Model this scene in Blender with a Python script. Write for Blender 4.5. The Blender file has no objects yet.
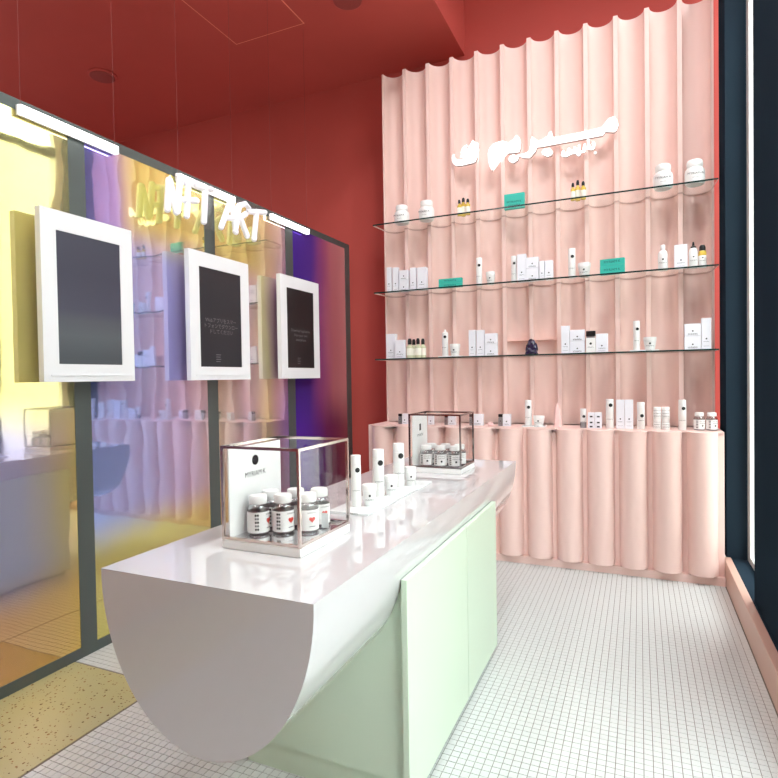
import bpy, bmesh, math, random
from mathutils import Vector, Matrix
random.seed(7)
scene = bpy.context.scene
C = scene.collection
PI = math.pi

# ------------------------------------------------------------------ camera
YAW, PITCH, ROLL, FPX, CAMZ = math.radians(23.8248), math.radians(-1.1777), math.radians(-0.9175), 567.96, 1.35
fwd = Vector((-math.sin(YAW)*math.cos(PITCH), math.cos(YAW)*math.cos(PITCH), math.sin(PITCH)))
r0 = Vector((math.cos(YAW), math.sin(YAW), 0)); u0 = r0.cross(fwd)
RIGHT = math.cos(ROLL)*r0 + math.sin(ROLL)*u0
UP = -math.sin(ROLL)*r0 + math.cos(ROLL)*u0
CAM = Vector((0, 0, CAMZ))
cd = bpy.data.cameras.new('camera'); cam = bpy.data.objects.new('camera', cd); C.objects.link(cam)
cd.sensor_width = 36; cd.lens = FPX/778*36; cd.clip_start = .02
m3 = Matrix((RIGHT, UP, -fwd)).transposed()
cam.matrix_world = Matrix.Translation(CAM) @ m3.to_4x4()
scene.camera = cam

def ray(x, y): return (x-389)/FPX*RIGHT - (y-389)/FPX*UP + fwd
def on_z(x, y, z): d = ray(x, y); return CAM + d*((z-CAMZ)/d.z)
def on_y(x, y, Y): d = ray(x, y); return CAM + d*(Y/d.y)
def on_x(x, y, X): d = ray(x, y); return CAM + d*(X/d.x)
def proj(P):
    d = Vector(P)-CAM; k = d.dot(fwd)
    return 389+FPX*d.dot(RIGHT)/k, 389-FPX*d.dot(UP)/k

# ------------------------------------------------------------------ world and light
w = bpy.data.worlds.new('sky'); scene.world = w; w.use_nodes = True
bg = w.node_tree.nodes['Background']
bg.inputs[0].default_value = (.92, .97, 1, 1); bg.inputs[1].default_value = 7.0
vs = scene.view_settings
vs.view_transform = 'Standard'; vs.look = 'None'; vs.gamma = 1; vs.use_curve_mapping = False
vs.exposure = 0.62

def lamp(name, kind, loc, target, energy, color=(1, 1, 1), **kw):
    l = bpy.data.lights.new(name, kind); l.energy = energy; l.color = color
    for k, v in kw.items(): setattr(l, k, v)
    o = bpy.data.objects.new(name, l); C.objects.link(o); o.location = loc
    o.rotation_euler = (Vector(target)-Vector(loc)).to_track_quat('-Z', 'Y').to_euler()
    return o
# ceiling spots of the high bay, aimed at the shelf wall, then unseen area lamps added as fill
for x, y in ((-.35, 1.8), (.25, 2.5)):
    lamp('ceiling_spot', 'SPOT', (x, y, 5.05), (-.75, 4.45, 1.3), 78, (.97, .98, 1), spot_size=math.radians(105), spot_blend=1, shadow_soft_size=.05)
lamp('high_bay_fill', 'AREA', (-.45, 1.2, 5.1), (-.45, 1.2, 0), 28, (.95, .98, 1), shape='RECTANGLE', size=.5, size_y=3.5)  # unseen fill lamp added under the high ceiling
lamp('far_room_fill', 'AREA', (-5.7, 1.2, 4.15), (-5.7, 1.2, 0), 60, (1, .97, .94), shape='RECTANGLE', size=.4, size_y=3)  # added lamp, lights the screen backs and far wall through the glass
lamp('low_ceiling_fill', 'AREA', (-2.0, .3, 4.15), (-2.0, .3, 0), 30, (1, .97, .94), shape='RECTANGLE', size=.4, size_y=2.5)  # another added area lamp, no visible fitting

# ------------------------------------------------------------------ materials
def srgb(r, g, b):
    f = lambda c: (c/255/12.92) if c/255 <= .04045 else ((c/255+.055)/1.055)**2.4
    return (f(r), f(g), f(b), 1)
def mat(name, col, rough=.5, metal=0, spec=.5, noise=0, nscale=8, bump=0, bscale=60, emit=None, estr=0, coat=0, trans=0, ior=1.45):
    m = bpy.data.materials.new(name); m.use_nodes = True
    nt = m.node_tree; b = nt.nodes['Principled BSDF']
    col = srgb(*col) if max(col) > 1 else (*col[:3], 1)
    b.inputs['Base Color'].default_value = col
    b.inputs['Roughness'].default_value = rough; b.inputs['Metallic'].default_value = metal
    b.inputs['Specular IOR Level'].default_value = spec
    b.inputs['Coat Weight'].default_value = coat
    b.inputs['Transmission Weight'].default_value = trans; b.inputs['IOR'].default_value = ior
    tc = None
    if noise or bump: tc = nt.nodes.new('ShaderNodeTexCoord')
    if noise:
        n = nt.nodes.new('ShaderNodeTexNoise'); n.inputs['Scale'].default_value = nscale; n.inputs['Detail'].default_value = 3
        nt.links.new(tc.outputs['Object'], n.inputs['Vector'])
        mx = nt.nodes.new('ShaderNodeMix'); mx.data_type = 'RGBA'
        mx.inputs[6].default_value = tuple(c*(1-noise) for c in col[:3])+(1,)
        mx.inputs[7].default_value = tuple(min(1, c*(1+noise)) for c in col[:3])+(1,)
        nt.links.new(n.outputs['Fac'], mx.inputs[0]); nt.links.new(mx.outputs[2], b.inputs['Base Color'])
    if bump:
        n2 = nt.nodes.new('ShaderNodeTexNoise'); n2.inputs['Scale'].default_value = bscale; n2.inputs['Detail'].default_value = 4
        nt.links.new(tc.outputs['Object'], n2.inputs['Vector'])
        bp = nt.nodes.new('ShaderNodeBump'); bp.inputs['Strength'].default_value = bump; bp.inputs['Distance'].default_value = .01
        nt.links.new(n2.outputs['Fac'], bp.inputs['Height']); nt.links.new(bp.outputs[0], b.inputs['Normal'])
    if emit:
        b.inputs['Emission Color'].default_value = srgb(*emit); b.inputs['Emission Strength'].default_value = estr
    return m
M = {}
M['red'] = mat('red_plaster', (190, 84, 76), .62, noise=.06, nscale=2.5, bump=.05, bscale=90, spec=.25)
M['red_line'] = mat('access_gap_light', (240, 150, 125), .6)
M['pink'] = mat('pink_lacquer', (238, 206, 197), .5, noise=.025, nscale=3, spec=.3)
M['pinkcol'] = mat('pink_lacquer_column', (240, 207, 198), .42, noise=.02, nscale=3, spec=.4)
M['curb'] = mat('terracotta_curb', (204, 166, 150), .35, noise=.06, nscale=5)
M['navy'] = mat('navy_steel', (38, 50, 60), .3, metal=0, spec=0, noise=.1, nscale=3)
M['alloy'] = mat('pale_alloy', (222, 222, 218), .4, metal=.1)
M['steel'] = mat('grey_green_steel', (92, 100, 98), .4, metal=.35, noise=.05, nscale=4)
M['counter'] = mat('white_solid_surface', (211, 210, 212), .03, spec=.8, noise=.012, nscale=30, coat=.6)
M['green'] = mat('mint_lacquer', (214, 230, 208), .4, spec=.4, noise=.015, nscale=2)
M['tile'] = mat('white_mosaic', (206, 209, 207), .28, noise=.03, nscale=40)
M['grout'] = mat('grey_grout', (120, 114, 105), .9, noise=.08, nscale=30)
M['white'] = mat('white_plastic', (238, 238, 236), .35)
M['offwhite'] = mat('white_card', (232, 233, 240), .55)
M['frame_white'] = mat('white_frame_lacquer', (240, 241, 244), .4)
M['black'] = mat('black_print', (22, 22, 24), .5)
M['grey_print'] = mat('grey_print', (120, 120, 126), .6)
M['black_cap'] = mat('black_cap', (20, 19, 19), .35)
M['teal'] = mat('teal_carton', (52, 182, 166), .45, noise=.03)
M['teal_dark'] = mat('teal_print', (14, 92, 88), .5)
M['oil'] = mat('yellow_oil_glass', (222, 190, 84), .12, spec=.6)
M['cream_label'] = mat('cream_label', (240, 238, 224), .5)
M['serum'] = mat('pale_serum_glass', (214, 216, 184), .15, spec=.6)
M['amethyst'] = mat('amethyst', (34, 22, 58), .25, noise=.6, nscale=60, spec=.8)
M['rose_quartz'] = mat('rose_quartz', (244, 206, 202), .3, spec=.6, noise=.1, nscale=40)
M['chrome'] = mat('polished_rose_steel', (226, 214, 208), .15, metal=1)
M['chrome_dark'] = mat('dark_polished_steel', (150, 144, 142), .15, metal=1)
M['mirror'] = mat('mirror_plate', (225, 225, 228), .12, metal=.9)
M['purple'] = mat('purple_gummies', (82, 48, 72), .3, noise=.2, nscale=80)
M['red_heart'] = mat('red_heart_print', (206, 62, 50), .45)
M['silver'] = mat('silver_foil', (150, 150, 152), .3, metal=.7)
M['led'] = mat('led_bar', (255, 255, 255), .5, emit=(255, 255, 255), estr=3)
M['tubular'] = mat('white_faint_glow', (250, 248, 255), .5, emit=(248, 246, 255), estr=.12)  # faint glow added to brighten letters taken as unlit acrylic
M['sign'] = mat('lit_white_letters', (255, 255, 255), .5, emit=(255, 255, 255), estr=.55)
M['sign_side'] = mat('letter_return', (196, 176, 172), .5)
M['wire'] = mat('thin_steel_wire', (120, 54, 50), .5)
M['speaker'] = mat('red_grille', (150, 66, 62), .7, noise=.3, nscale=180)
M['glass_edge'] = mat('dark_green_glass_edge', (24, 52, 50), .15)
M['glass_back_edge'] = mat('glass_back_edge', (196, 160, 150), .3)
M['paving'] = mat('pale_paving', (205, 200, 192), .8, noise=.08)
M['far_wall'] = mat('pale_plaster', (226, 228, 232), .8, noise=.03)
M['facade'] = mat('beige_render', (166, 164, 158), .9, noise=.1, nscale=.6)
M['screen'] = mat('dark_screen', (26, 27, 31), .3, emit=(30, 31, 36), estr=.6)
M['screen_black'] = mat('black_screen', (22, 20, 21), .3, emit=(24, 22, 23), estr=.5)
M['screen_text'] = mat('grey_screen_text', (110, 110, 112), .5, emit=(120, 120, 122), estr=.1)
M['plate'] = mat('tray_acrylic', (236, 240, 240), .15, spec=.6)

def screen_picture():
    m = mat('dim_screen_picture', (40, 42, 46), .35)
    nt = m.node_tree; b = nt.nodes['Principled BSDF']
    tc = nt.nodes.new('ShaderNodeTexCoord'); sp = nt.nodes.new('ShaderNodeSeparateXYZ'); cr = nt.nodes.new('ShaderNodeValToRGB')
    nt.links.new(tc.outputs['Generated'], sp.inputs[0]); nt.links.new(sp.outputs[2], cr.inputs[0])
    e = cr.color_ramp.elements
    e[0].position = .05; e[0].color = srgb(52, 56, 60); e[1].position = 1; e[1].color = srgb(46, 47, 58)
    for p, c in ((.22, (62, 66, 70)), (.34, (58, 60, 66)), (.42, (50, 50, 62)), (.7, (44, 44, 56))):
        q = e.new(p); q.color = srgb(*c)
    nt.links.new(cr.outputs[0], b.inputs['Base Color']); nt.links.new(cr.outputs[0], b.inputs['Emission Color'])
    b.inputs['Emission Strength'].default_value = .7
    return m
M['screen_picture'] = screen_picture()

def clear(name, tint, gloss=.1, rough=.02):
    m = bpy.data.materials.new(name); m.use_nodes = True; nt = m.node_tree
    nt.nodes.remove(nt.nodes['Principled BSDF']); out = nt.nodes['Material Output']
    t = nt.nodes.new('ShaderNodeBsdfTransparent'); t.inputs[0].default_value = (*tint, 1)
    g = nt.nodes.new('ShaderNodeBsdfGlossy'); g.inputs['Roughness'].default_value = rough
    x = nt.nodes.new('ShaderNodeMixShader'); x.inputs[0].default_value = gloss
    nt.links.new(t.outputs[0], x.inputs[1]); nt.links.new(g.outputs[0], x.inputs[2]); nt.links.new(x.outputs[0], out.inputs[0])
    return m
M['shelf_glass'] = clear('shelf_glass', (.97, .99, .98), .05)
M['pane'] = clear('window_pane', (.94, .97, .96), .06)
M['acrylic'] = clear('clear_acrylic', (.99, .99, .99), .04)
M['bottle_glass'] = clear('bottle_glass', (.86, .87, .88), .16)

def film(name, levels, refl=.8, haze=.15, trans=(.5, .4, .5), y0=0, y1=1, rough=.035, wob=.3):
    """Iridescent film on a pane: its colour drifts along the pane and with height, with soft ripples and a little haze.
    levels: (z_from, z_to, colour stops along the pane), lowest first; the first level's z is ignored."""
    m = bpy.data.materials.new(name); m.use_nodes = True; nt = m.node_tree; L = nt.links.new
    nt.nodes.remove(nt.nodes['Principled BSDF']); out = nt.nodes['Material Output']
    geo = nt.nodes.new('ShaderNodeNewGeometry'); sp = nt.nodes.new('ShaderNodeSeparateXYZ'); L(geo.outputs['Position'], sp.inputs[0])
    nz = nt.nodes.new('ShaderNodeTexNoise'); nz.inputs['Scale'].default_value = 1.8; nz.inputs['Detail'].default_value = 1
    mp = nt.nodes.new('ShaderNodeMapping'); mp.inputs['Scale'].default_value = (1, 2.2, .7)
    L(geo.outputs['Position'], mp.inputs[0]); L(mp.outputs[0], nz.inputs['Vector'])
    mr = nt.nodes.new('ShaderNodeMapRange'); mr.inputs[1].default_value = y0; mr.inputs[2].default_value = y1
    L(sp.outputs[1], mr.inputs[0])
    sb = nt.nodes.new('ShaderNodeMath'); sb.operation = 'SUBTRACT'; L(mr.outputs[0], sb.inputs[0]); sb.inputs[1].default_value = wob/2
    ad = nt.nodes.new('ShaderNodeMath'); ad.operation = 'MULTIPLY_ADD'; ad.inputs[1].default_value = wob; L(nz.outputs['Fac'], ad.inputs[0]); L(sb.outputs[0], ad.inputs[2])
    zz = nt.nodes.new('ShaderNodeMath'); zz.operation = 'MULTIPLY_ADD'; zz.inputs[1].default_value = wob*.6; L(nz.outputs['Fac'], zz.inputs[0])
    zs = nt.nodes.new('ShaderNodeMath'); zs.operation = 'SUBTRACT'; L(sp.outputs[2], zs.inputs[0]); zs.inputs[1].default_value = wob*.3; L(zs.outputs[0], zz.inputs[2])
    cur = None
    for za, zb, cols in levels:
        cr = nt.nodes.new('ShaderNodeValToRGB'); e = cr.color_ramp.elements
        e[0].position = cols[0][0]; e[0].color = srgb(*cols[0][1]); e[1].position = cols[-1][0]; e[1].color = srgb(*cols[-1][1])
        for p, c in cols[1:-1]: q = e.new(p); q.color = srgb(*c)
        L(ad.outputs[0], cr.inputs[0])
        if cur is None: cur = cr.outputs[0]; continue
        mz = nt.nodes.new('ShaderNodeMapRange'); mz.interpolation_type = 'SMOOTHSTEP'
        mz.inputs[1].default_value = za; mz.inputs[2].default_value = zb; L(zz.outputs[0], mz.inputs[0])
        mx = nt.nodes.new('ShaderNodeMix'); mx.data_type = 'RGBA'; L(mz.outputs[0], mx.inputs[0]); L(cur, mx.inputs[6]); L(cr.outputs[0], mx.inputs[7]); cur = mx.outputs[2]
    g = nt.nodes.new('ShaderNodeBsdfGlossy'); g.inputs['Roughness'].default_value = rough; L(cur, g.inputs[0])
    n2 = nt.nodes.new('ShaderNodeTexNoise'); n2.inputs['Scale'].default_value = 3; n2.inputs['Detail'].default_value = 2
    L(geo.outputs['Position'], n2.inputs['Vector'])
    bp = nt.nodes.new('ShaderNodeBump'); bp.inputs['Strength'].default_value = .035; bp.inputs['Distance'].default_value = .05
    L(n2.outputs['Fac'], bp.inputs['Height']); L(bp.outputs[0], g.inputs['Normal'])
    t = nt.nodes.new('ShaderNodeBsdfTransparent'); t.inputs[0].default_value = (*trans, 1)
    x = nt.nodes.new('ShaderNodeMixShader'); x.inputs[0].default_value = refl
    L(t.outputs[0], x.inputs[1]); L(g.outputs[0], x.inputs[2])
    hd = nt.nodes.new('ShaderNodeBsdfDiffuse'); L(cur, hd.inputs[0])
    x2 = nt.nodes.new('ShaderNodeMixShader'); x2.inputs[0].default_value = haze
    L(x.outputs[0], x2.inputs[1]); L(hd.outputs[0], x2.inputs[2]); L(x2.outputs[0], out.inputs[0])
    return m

def terrazzo():
    m = mat('cream_terrazzo_yellow_cast', (205, 192, 140), .25); nt = m.node_tree; L = nt.links.new; b = nt.nodes['Principled BSDF']
    geo = nt.nodes.new('ShaderNodeNewGeometry')
    v = nt.nodes.new('ShaderNodeTexVoronoi'); v.inputs['Scale'].default_value = 85; v.inputs['Randomness'].default_value = 1; L(geo.outputs['Position'], v.inputs['Vector'])
    wn = nt.nodes.new('ShaderNodeTexWhiteNoise'); wn.noise_dimensions = '3D'; L(v.outputs['Position'], wn.inputs['Vector'])
    nz = nt.nodes.new('ShaderNodeTexNoise'); nz.inputs['Scale'].default_value = 150; L(geo.outputs['Position'], nz.inputs['Vector'])
    # chip radius differs cell by cell, most cells have only a tiny fleck
    pw = nt.nodes.new('ShaderNodeMath'); pw.operation = 'POWER'; pw.inputs[1].default_value = 3; L(wn.outputs['Value'], pw.inputs[0])
    ra = nt.nodes.new('ShaderNodeMath'); ra.operation = 'MULTIPLY_ADD'; ra.inputs[1].default_value = .42; ra.inputs[2].default_value = .03; L(pw.outputs[0], ra.inputs[0])
    d = nt.nodes.new('ShaderNodeMath'); d.operation = 'MULTIPLY_ADD'; d.inputs[1].default_value = .3; L(nz.outputs['Fac'], d.inputs[0]); L(v.outputs['Distance'], d.inputs[2])
    sb = nt.nodes.new('ShaderNodeMath'); sb.operation = 'SUBTRACT'; L(d.outputs[0], sb.inputs[0]); sb.inputs[1].default_value = .15
    lt = nt.nodes.new('ShaderNodeMath'); lt.operation = 'LESS_THAN'; L(sb.outputs[0], lt.inputs[0]); L(ra.outputs[0], lt.inputs[1])
    cr = nt.nodes.new('ShaderNodeValToRGB'); cr.color_ramp.elements[0].color = srgb(70, 62, 44); cr.color_ramp.elements[1].color = srgb(150, 112, 70); L(wn.outputs['Color'], cr.inputs[0])
    n3 = nt.nodes.new('ShaderNodeTexNoise'); n3.inputs['Scale'].default_value = 2.2; n3.inputs['Detail'].default_value = 2; L(geo.outputs['Position'], n3.inputs['Vector'])
    bs = nt.nodes.new('ShaderNodeMix'); bs.data_type = 'RGBA'; bs.inputs[6].default_value = srgb(178, 168, 106); bs.inputs[7].default_value = srgb(180, 174, 142); L(n3.outputs['Fac'], bs.inputs[0])  # yellow light cast from the glass is put into these base tones
    mx = nt.nodes.new('ShaderNodeMix'); mx.data_type = 'RGBA'; L(bs.outputs[2], mx.inputs[6])
    L(cr.outputs[0], mx.inputs[7]); L(lt.outputs[0], mx.inputs[0]); L(mx.outputs[2], b.inputs['Base Color'])
    return m
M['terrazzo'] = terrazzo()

def far_tiles():
    m = mat('far_mosaic', (225, 225, 220), .3); nt = m.node_tree; L = nt.links.new; b = nt.nodes['Principled BSDF']
    geo = nt.nodes.new('ShaderNodeNewGeometry'); br = nt.nodes.new('ShaderNodeTexBrick')
    br.offset = 0; br.inputs['Scale'].default_value = 1; br.inputs['Brick Width'].default_value = .03; br.inputs['Row Height'].default_value = .03
    br.inputs['Mortar Size'].default_value = .0014; br.inputs['Color1'].default_value = srgb(226, 226, 222); br.inputs['Color2'].default_value = srgb(220, 220, 216); br.inputs['Mortar'].default_value = srgb(128, 122, 112)
    L(geo.outputs['Position'], br.inputs['Vector']); L(br.outputs['Color'], b.inputs['Base Color'])
    return m
M['far_tiles'] = far_tiles()

# ------------------------------------------------------------------ mesh helpers
def box(bm, x0, x1, y0, y1, z0, z1, mi=0):
    v = [bm.verts.new(p) for p in ((x0,y0,z0),(x1,y0,z0),(x1,y1,z0),(x0,y1,z0),(x0,y0,z1),(x1,y0,z1),(x1,y1,z1),(x0,y1,z1))]
    for f in ((3,2,1,0),(4,5,6,7),(0,1,5,4),(1,2,6,5),(2,3,7,6),(3,0,4,7)):
        bm.faces.new([v[i] for i in f]).material_index = mi
    return v
def lathe(bm, prof, n=24, cx=0, cy=0, cap=True):
    rings = []
    for r, z in prof:
        rings.append([bm.verts.new((cx+r*math.cos(2*PI*i/n), cy+r*math.sin(2*PI*i/n), z)) for i in range(n)])
    for a, b in zip(rings, rings[1:]):
        for i in range(n): bm.faces.new((a[i], a[(i+1) % n], b[(i+1) % n], b[i]))
    if cap:
        bm.faces.new(list(reversed(rings[0]))); bm.faces.new(rings[-1])
def prism(bm, pts, vec):
    """closed polygon (3-D points) swept along vec"""
    vec = Vector(vec); a = [bm.verts.new(p) for p in pts]; b = [bm.verts.new(Vector(p)+vec) for p in pts]
    n = len(pts)
    f1 = bm.faces.new(a); f2 = bm.faces.new(list(reversed(b)))
    for i in range(n): bm.faces.new((a[(i+1) % n], a[i], b[i], b[(i+1) % n]))
    bmesh.ops.triangulate(bm, faces=[f1, f2])
def tube(bm, pts, r, n=8, closed=False):
    pts = [Vector(p) for p in pts]; rings = []; up = Vector((0, 0, 1))
    for i, p in enumerate(pts):
        t = (pts[min(i+1, len(pts)-1)]-pts[max(i-1, 0)]).normalized()
        a = t.cross(up)
        if a.length < 1e-3: a = t.cross(Vector((1, 0, 0)))
        a.normalize(); b = t.cross(a)
        rings.append([bm.verts.new(p+r*(math.cos(2*PI*k/n)*a+math.sin(2*PI*k/n)*b)) for k in range(n)])
    for a, b in zip(rings, rings[1:]):
        for k in range(n): bm.faces.new((a[k], a[(k+1) % n], b[(k+1) % n], b[k]))
    bm.faces.new(list(reversed(rings[0]))); bm.faces.new(rings[-1])
def obj(name, bm, mats, parent=None, smooth=False, bevel=0, seg=2):
    if bevel:
        bmesh.ops.bevel(bm, geom=list(bm.edges), offset=bevel, segments=seg, profile=.5, affect='EDGES')
    bmesh.ops.recalc_face_normals(bm, faces=list(bm.faces))
    me = bpy.data.meshes.new(name); bm.to_mesh(me); bm.free()
    for m in (mats if isinstance(mats, (list, tuple)) else [mats]): me.materials.append(m)
    if smooth:
        me.polygons.foreach_set('use_smooth', [True]*len(me.polygons))
        me.set_sharp_from_angle(angle=math.radians(38))
    o = bpy.data.objects.new(name, me); C.objects.link(o); o.parent = parent
    return o
def bobj(name, dims, m, parent=None, bevel=0):
    bm = bmesh.new(); box(bm, *dims); return obj(name, bm, m, parent, bevel=bevel)
def thing(name, label, cat, loc=(0, 0, 0), rz=0, group=None):
    o = bpy.data.objects.new(name, None); C.objects.link(o); o.location = loc; o.rotation_euler = (0, 0, rz)
    o.empty_display_size = .05; o['label'] = label; o['category'] = cat
    if group: o['group'] = group
    return o
def tag(o, label, cat, group=None):
    o['label'] = label; o['category'] = cat
    if group: o['group'] = group
    return o
def struct(o, label=None, cat=None):
    o['kind'] = 'structure'
    if label: o['label'] = label
    if cat: o['category'] = cat
    return o
_txt = {}
def text_mesh(body, align='CENTER'):
    """flat lettering, unit height of a capital about .7, in the x-y plane"""
    if (body, align) not in _txt:
        cu = bpy.data.curves.new('lettering', 'FONT'); cu.body = body; cu.align_x = align; cu.align_y = 'CENTER'; cu.resolution_u = 2
        o = bpy.data.objects.new('lettering', cu); C.objects.link(o)
        dg = bpy.context.evaluated_depsgraph_get()
        me = bpy.data.meshes.new_from_object(o.evaluated_get(dg)); bpy.data.objects.remove(o); bpy.data.curves.remove(cu)
        me.name = 'lettering'; me.materials.clear(); me.materials.append(M['black'])
        _txt[(body, align)] = me
    return _txt[(body, align)]
def lettering(name, body, size, loc, parent, m=None, rz=0, align='CENTER', sx=1):
    """upright lettering facing local -y (turned by rz about z)"""
    me = text_mesh(body, align)
    if m and m != M['black']:
        me = me.copy(); me.materials.clear(); me.materials.append(m)
    o = bpy.data.objects.new(name, me); C.objects.link(o); o.parent = parent
    o.location = loc; o.rotation_euler = (PI/2, 0, rz); o.scale = (size*sx, size, size)
    return o
_disc = None
def disc(name, r, loc, parent, m=None, rz=0):
    global _disc
    if _disc is None:
        bm = bmesh.new(); lathe(bm, [(1, 0), (1, 1)], 16)
        me = bpy.data.meshes.new('emblem'); bmesh.ops.recalc_face_normals(bm, faces=list(bm.faces)); bm.to_mesh(me); bm.free(); me.materials.append(M['black']); _disc = me
    o = bpy.data.objects.new(name, _disc); C.objects.link(o); o.parent = parent; o.location = loc
    o.rotation_euler = (PI/2, 0, rz); o.scale = (r, r, .0006)
    return o

# ------------------------------------------------------------------ room shell
YW, ZC, XF, ZH = 4.95, 4.19, -1.40, 5.2        # red wall, low ceiling, ceiling step, high ceiling
XL, YF = -6.5, -3.6
struct(bobj('wall_back', (XL, 1.2, YW, YW+.12, 0, ZH), M['red']), 'red plaster wall behind the pink shelf panels', 'wall')
struct(bobj('wall_left', (XL-.12, XL, YF, YW, 0, ZC), M['far_wall']), 'pale plaster wall beyond the glass partition', 'wall')
struct(bobj('ceiling', (XL, XF, YF, YW, ZC, ZC+.1), M['red']), 'low red ceiling above the glass partition', 'ceiling')
struct(bobj('trim_1', (XF-.1, XF, YF, YW, ZC+.1, ZH), M['red']), 'red fascia stepping up to the high ceiling', 'fascia')
struct(bobj('trim_2', (XF-.1, 1.2, YF, YW, ZH, ZH+.1), M['red']), 'high red ceiling beside the windows', 'ceiling')
struct(bobj('wall_front', (XL, 1.2, YF-.12, YF, 0, ZH), M['red']), 'red wall behind the photographer', 'wall')
struct(bobj('ground', (-30, 30, -30, 30, -.2, -.06), M['paving']), 'pale paving outside the shop', 'ground')
struct(bobj('facade', (7.0, 7.6, -9, 15, -.06, 6.5), M['facade']), 'beige building front across the street', 'building')

# floor slab (grout level) with the mosaic on it
fl = bobj('floor', (XL, .5, YF, YW, -.05, -.0012), [M['grout']])
struct(fl, 'white mosaic tiled floor with grey grout', 'floor')
T = .03
# behind the partition and behind the photographer: the pattern is too fine, the material takes over
bobj('far_mosaic', (XL, -2.57, YF, YW, -.0012, 0), M['far_tiles'], fl)
bobj('far_mosaic', (-1.955, .5, YF, -.6, -.0012, 0), M['far_tiles'], fl)
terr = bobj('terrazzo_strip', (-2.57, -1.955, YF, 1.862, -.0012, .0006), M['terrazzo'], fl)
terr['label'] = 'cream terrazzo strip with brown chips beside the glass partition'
tiles = []
def add_tiles(x0, x1, y0, y1):
    nx, ny = int(round((x1-x0)/T)), int(round((y1-y0)/T))
    for i in range(nx):
        for j in range(ny): tiles.append((x1-(i+.5)*T, y1-(j+.5)*T))
add_tiles(-1.955, .485, -.6, 4.125)
add_tiles(-2.555, -1.955, 1.865, 4.9)

# right side: curb, navy window posts, sill, window
curb = bobj('trim_4', (.488, .53, -3.6, 4.2, 0, .158), M['curb'], bevel=.004); struct(curb, 'low terracotta curb along the window side', 'curb')
struct(bobj('trim_5', (.53, .78, -3.6, 4.3, 0, .15), M['navy']), 'navy steel sill under the window', 'sill')
struct(bobj('wall_right', (.505, .80, 4.2, 4.5, .15, ZH), M['navy'], bevel=.003), 'navy steel jamb in the corner beside the pink panels', 'jamb')
struct(bobj('trim_6', (.54, .80, 2.2, 3.45, .15, ZH), M['navy'], bevel=.004), 'wide navy steel post at the right edge', 'post')
struct(bobj('trim_7', (.54, .80, -3.6, .2, .15, ZH), M['navy']), 'added navy steel infill closing off the window side', 'post')  # unseen, added to keep window light off the counter's near end
for n, (y0, y1) in enumerate(((3.45, 4.2), (.2, 2.2)), 1):
    wd = thing('window_%d' % n, ['tall narrow window between the navy steel posts', 'wide window behind the photographer'][n-1], 'window', (.652, y0, .15)); wd['kind'] = 'structure'
    L_, H_ = y1-y0, ZH-.15
    for a, b in ((0, .035), (L_-.09, L_)): bobj('window_frame', (-.03, .03, a, b, 0, H_), M['alloy'], wd)
    for a, b in ((0, .04), (3.58, 3.66), (H_-.04, H_)): bobj('transom', (-.028, .028, .035, L_-.09, a, b), M['navy'] if a > 1 else M['alloy'], wd)
    bobj('pane', (-.004, .004, .035, L_-.09, .04, 3.58), M['pane'], wd); bobj('pane', (-.004, .004, .035, L_-.09, 3.66, H_-.04), M['pane'], wd)

# ceiling fittings
ap = thing('access_panel', 'square flush access panel outlined in the red ceiling', 'access panel', (-2.77, 3.615, ZC))
bobj('panel', (-.33, .33, -.33, .33, -.003, .0), M['red'], ap)
for d in ((-.338, .338, .33, .338), (-.338, .338, -.338, -.33), (-.338, -.33, -.33, .33), (.33, .338, -.33, .33)):
    bobj('edge_strip', (*d, -.002, 0), M['red_line'], ap)
def speaker(x, y, label):
    s = thing('ceiling_speaker', label, 'speaker', (x, y, ZC), group='ceiling speakers')
    bm = bmesh.new(); lathe(bm, [(.125, 0), (.125, -.012), (.112, -.018)], 32); obj('rim', bm, M['red'], s, True)
    bm = bmesh.new(); lathe(bm, [(.11, -.012), (.105, -.024), (.06, -.032), (.001, -.034)], 32); obj('grille', bm, M['speaker'], s, True)
speaker(-4.53, 3.81, 'round red ceiling speaker above the glass partition')
speaker(-1.98, 3.83, 'round dark ceiling speaker at the top edge beside the access panel')

# ------------------------------------------------------------------ pink fluted wall
X0, X1, NF = -1.985, .470, 12
P = (X1-X0)/NF; YR, ZL, ZT = 4.445, .97, 3.915
DEP = .095; RH = .015
def flute_profile(n=20):
    pts = [(-P/2, 0), (-P/2+RH, 0)]
    hw = P/2-RH
    for i in range(1, n): a = PI*i/n; pts.append((-hw*math.cos(a), DEP*math.sin(a)))
    return pts+[(P/2-RH, 0), (P/2, 0)]
fw = thing('fluted_wall_panelling', 'tall pink wall of concave vertical flutes behind the glass shelves', 'wall panelling', (0, YR, ZL))
prof = flute_profile()
def flute(x, z0, z1):
    bm = bmesh.new(); pts = [(px, py, z0) for px, py in prof]+[(P/2, DEP+.03, z0), (-P/2, DEP+.03, z0)]
    prism(bm, pts, (0, 0, z1-z0)); o = obj('flute', bm, M['pink'], fw, True); o.location = (x, 0, 0)
    return o
protos = {}
for i in range(NF):
    x = X0+(i+.5)*P
    for z0, z1 in (((0, .6465), (.6475, ZT-ZL)) if i in (5, 6, 7) else ((0, ZT-ZL),)):
        if (z0, z1) in protos:
            o = protos[(z0, z1)].copy(); C.objects.link(o); o.location = (x, 0, 0)
        else: protos[(z0, z1)] = flute(x, z0, z1)
bobj('backing', (X0, X1, DEP+.03, DEP+.06, 0, ZT-ZL-.02), M['pink'], fw)

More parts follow.
